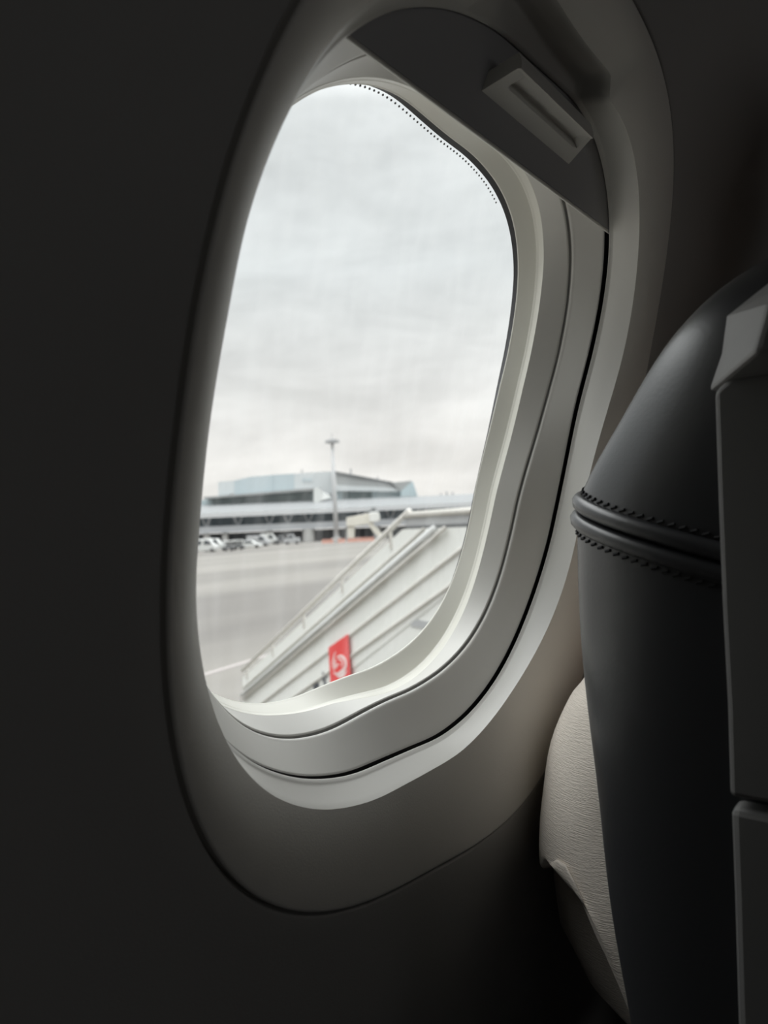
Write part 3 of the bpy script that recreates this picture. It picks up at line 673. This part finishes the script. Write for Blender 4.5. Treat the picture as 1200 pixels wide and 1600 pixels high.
for l in np.arange(.35, run, 1.35):
    MB().tube([SPo(l, hA-.1), SPo(l, 0)], .022, 8).build('rail_post', 'rail', stairs)
bar('rub_rail', h2+.03, .035, .04, 'white', top_(h2+.03), parent=SD); bar('rub_rail', h2-.05, .022, .04, 'rail', top_(h2-.05), parent=SD)
bar('seam_strip', h2a, .016, .012, 'rail', top_(h2a), parent=SD)
bar('seam_strip', h3, .020, .012, 'rail', top_(h3), parent=SD); bar('seam_strip', h4, .018, .012, 'rail', top_(h4), parent=SD)
# level platform towards the aircraft
MB().tube([P0, plat_end], .035, 10).build('platform_rail', 'rail', stairs, True)
MB().prism([P0+up*-.03, plat_end+up*-.03, plat_end-up*.115, P0-up*.115], nrmS*.03).build('platform_guard', 'grey', stairs)
MB().prism([P0+up*-.115, plat_end+up*-.115, plat_end-up*.15, P0-up*.15], nrmS*.05).build('platform_edge', 'darkgrey', stairs)
l3 = [q+nrmS*.012 for q in (P0-up*.15, plat_end-up*.15, plat_end-up*2.4, SPo(run*.55, h4-.4), SPo(run*.55, h4+.2), SPo(top_(h4), h4))]
MB().prism(l3, nrmS*.06).build('platform_side', 'offwhite', stairs)
MB().box(P0-eh*1.3+nrmS*W/2-up*1.15, eh*1.3, nrmS*W/2, up*.04).build('platform_deck', 'grey', stairs)
for k in range(14):
    l = .25+k*(run-.2)/14
    MB().box(SPo(l, -1.15)+nrmS*(W/2+.03), eh*.16, nrmS*(W/2-.04), up*.02).build('step', 'grey', stairs)
for l in (.6, run-.8):
    for o in (.45, W-.4):
        q = SPo(l, 0)+nrmS*o; q = np.array((q[0], q[1], GZ+.35)); wheel(stairs, q, .35, nrmS)
for o in (.4, W-.3):
    q = P0-eh*.4+nrmS*o; MB().tube([q-up*1.2, np.array((q[0], q[1], GZ))], .07, 8).build('support_leg', 'grey', stairs)
# red panel with its pale swirl emblem
rc = [sp_(px, py, .045) for px, py in ((513,1012),(543,991),(547.5,1070),(517,1080))]
sg = MB().prism(rc, nrmS*.012).build('emblem_panel', 'red', SD); sg['label'] = 'red panel with a pale swirl'
def swirl(pts, wd):
    q = catmull([sp_(px, py, .049) for px, py in pts], 8); t = MB(); n_ = len(q)
    L0, R0 = [], []
    for i in range(n_):
        d = q[min(i+1, n_-1)]-q[max(i-1, 0)]; d /= np.linalg.norm(d); s_ = np.cross(d, nrmS); w_ = wd*(.25+.75*math.sin(math.pi*(i+.5)/n_))
        L0.append(q[i]+s_*w_); R0.append(q[i]-s_*w_)
    return t.loft([L0, R0, [p+nrmS*.006 for p in R0], [p+nrmS*.006 for p in L0], L0], False)
for pts, wd in (([(524,1018),(521,1028),(520,1040),(523,1050)], .013), ([(526,1027),(532,1025),(537,1028),(540,1035),(539,1043),(533,1049),(526,1053)], .022),
                ([(524,1030),(523,1038),(526,1044)], .017), ([(528,1030),(533,1031),(535,1036),(533,1042)], .011), ([(521,1052),(527,1053),(535,1050),(541,1042)], .016), ([(526,1056),(532,1057),(538,1053),(541,1047)], .017), ([(520,1044),(525,1040),(530,1037)], .009)):
    swirl(pts, wd).build('emblem_stroke', 'pink', sg)
# lettering up the slope: only the end of the word shows above the window sill
def letter(ch, base, h):
    cu_ = bpy.data.curves.new('letter', 'FONT'); cu_.body = ch; cu_.size = h; cu_.extrude = .004; cu_.offset = .012*h
    o = bpy.data.objects.new('letter', cu_); COL.objects.link(o)
    dg = bpy.context.evaluated_depsgraph_get(); me = bpy.data.meshes.new_from_object(o.evaluated_get(dg))
    bpy.data.objects.remove(o)
    X = -LD; Z = -nrmS; Y = np.cross(Z, X)
    mb = MB(); mb.v = [tuple(base+X*v.co.x+Y*v.co.y+Z*v.co.z) for v in me.vertices]; mb.f = [tuple(p.vertices) for p in me.polygons]
    return mb.build('letter', 'ink', SD)
for ch_, px, py in (('o', 474, 1115), ('r', 494, 1098), ('t', 508, 1084)):
    letter(ch_, sp_(px, py, .012), .50)
# ------------------------------------------------------------------ sky and camera
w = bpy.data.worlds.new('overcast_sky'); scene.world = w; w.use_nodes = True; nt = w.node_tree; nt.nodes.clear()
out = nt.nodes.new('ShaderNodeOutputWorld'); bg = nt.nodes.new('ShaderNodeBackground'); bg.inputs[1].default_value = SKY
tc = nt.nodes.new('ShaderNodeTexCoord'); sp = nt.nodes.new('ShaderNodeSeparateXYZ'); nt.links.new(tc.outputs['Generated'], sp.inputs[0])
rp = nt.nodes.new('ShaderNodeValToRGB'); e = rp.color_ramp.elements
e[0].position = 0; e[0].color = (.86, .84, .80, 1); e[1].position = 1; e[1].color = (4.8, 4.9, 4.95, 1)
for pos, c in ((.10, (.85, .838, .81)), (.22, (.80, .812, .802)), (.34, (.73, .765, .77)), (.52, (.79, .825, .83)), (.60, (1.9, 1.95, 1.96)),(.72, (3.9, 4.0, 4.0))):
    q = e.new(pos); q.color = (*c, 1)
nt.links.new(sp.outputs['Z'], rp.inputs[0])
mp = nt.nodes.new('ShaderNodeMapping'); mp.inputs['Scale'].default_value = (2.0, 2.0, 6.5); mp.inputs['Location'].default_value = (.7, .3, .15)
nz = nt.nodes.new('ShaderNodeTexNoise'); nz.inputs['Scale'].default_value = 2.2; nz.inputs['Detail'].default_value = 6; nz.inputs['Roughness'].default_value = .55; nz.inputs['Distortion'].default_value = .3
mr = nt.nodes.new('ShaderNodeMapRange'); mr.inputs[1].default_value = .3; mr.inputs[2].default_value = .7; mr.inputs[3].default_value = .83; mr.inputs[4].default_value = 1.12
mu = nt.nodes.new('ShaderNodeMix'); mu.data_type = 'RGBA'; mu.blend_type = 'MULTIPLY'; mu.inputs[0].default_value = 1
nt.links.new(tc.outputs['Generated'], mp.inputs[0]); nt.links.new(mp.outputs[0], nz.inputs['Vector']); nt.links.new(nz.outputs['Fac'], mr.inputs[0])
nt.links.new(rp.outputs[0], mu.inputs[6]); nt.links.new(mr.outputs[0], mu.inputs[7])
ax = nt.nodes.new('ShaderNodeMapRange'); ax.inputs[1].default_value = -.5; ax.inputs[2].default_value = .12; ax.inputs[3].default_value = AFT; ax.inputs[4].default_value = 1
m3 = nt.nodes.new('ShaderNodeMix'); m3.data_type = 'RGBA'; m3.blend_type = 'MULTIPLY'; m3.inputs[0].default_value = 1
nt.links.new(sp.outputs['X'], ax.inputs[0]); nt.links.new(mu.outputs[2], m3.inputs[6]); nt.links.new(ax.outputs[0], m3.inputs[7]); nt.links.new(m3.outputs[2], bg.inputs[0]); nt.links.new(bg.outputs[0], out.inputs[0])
cl = bpy.data.lights.new('cabin_fill_light', 'AREA'); cl.shape = 'RECTANGLE'; cl.size = 1.8; cl.size_y = .4; cl.energy = CABIN; cl.color = (1, .99, .97)  # unseen fill lamp, added to lift the dark side wall and seat
co = bpy.data.objects.new('cabin_fill_light', cl); COL.objects.link(co); co.location = (.75, -2.55, .05)
co.rotation_euler = (math.pi/2, 0, math.pi)
co.rotation_euler = Vector((0, -1, 0)).to_track_quat('Z', 'Y').to_euler()
cam_d = bpy.data.cameras.new('camera'); cam = bpy.data.objects.new('camera', cam_d); COL.objects.link(cam); scene.camera = cam
cam_d.sensor_fit = 'VERTICAL'; cam_d.sensor_height = 36; cam_d.lens = F/1600*36; cam_d.clip_start = .005; cam_d.clip_end = 3000
Mx = Matrix(((cr[0], cu[0], -cd[0], 0), (cr[1], cu[1], -cd[1], 0), (cr[2], cu[2], -cd[2], 0), (0, 0, 0, 1)))
cam.matrix_world = Mx
cam_d.dof.use_dof = True; cam_d.dof.focus_distance = .46; cam_d.dof.aperture_fstop = 9.5
scene.view_settings.view_transform = 'Standard'; scene.view_settings.look = 'None'; scene.view_settings.gamma = 1; scene.view_settings.use_curve_mapping = False
scene.view_settings.exposure = EXPO
cy = scene.cycles; cy.use_denoising = True; cy.max_bounces = 14; cy.diffuse_bounces = 8; cy.transparent_max_bounces = 12; cy.caustics_reflective = False; cy.caustics_refractive = False
cy.sample_clamp_indirect = 4
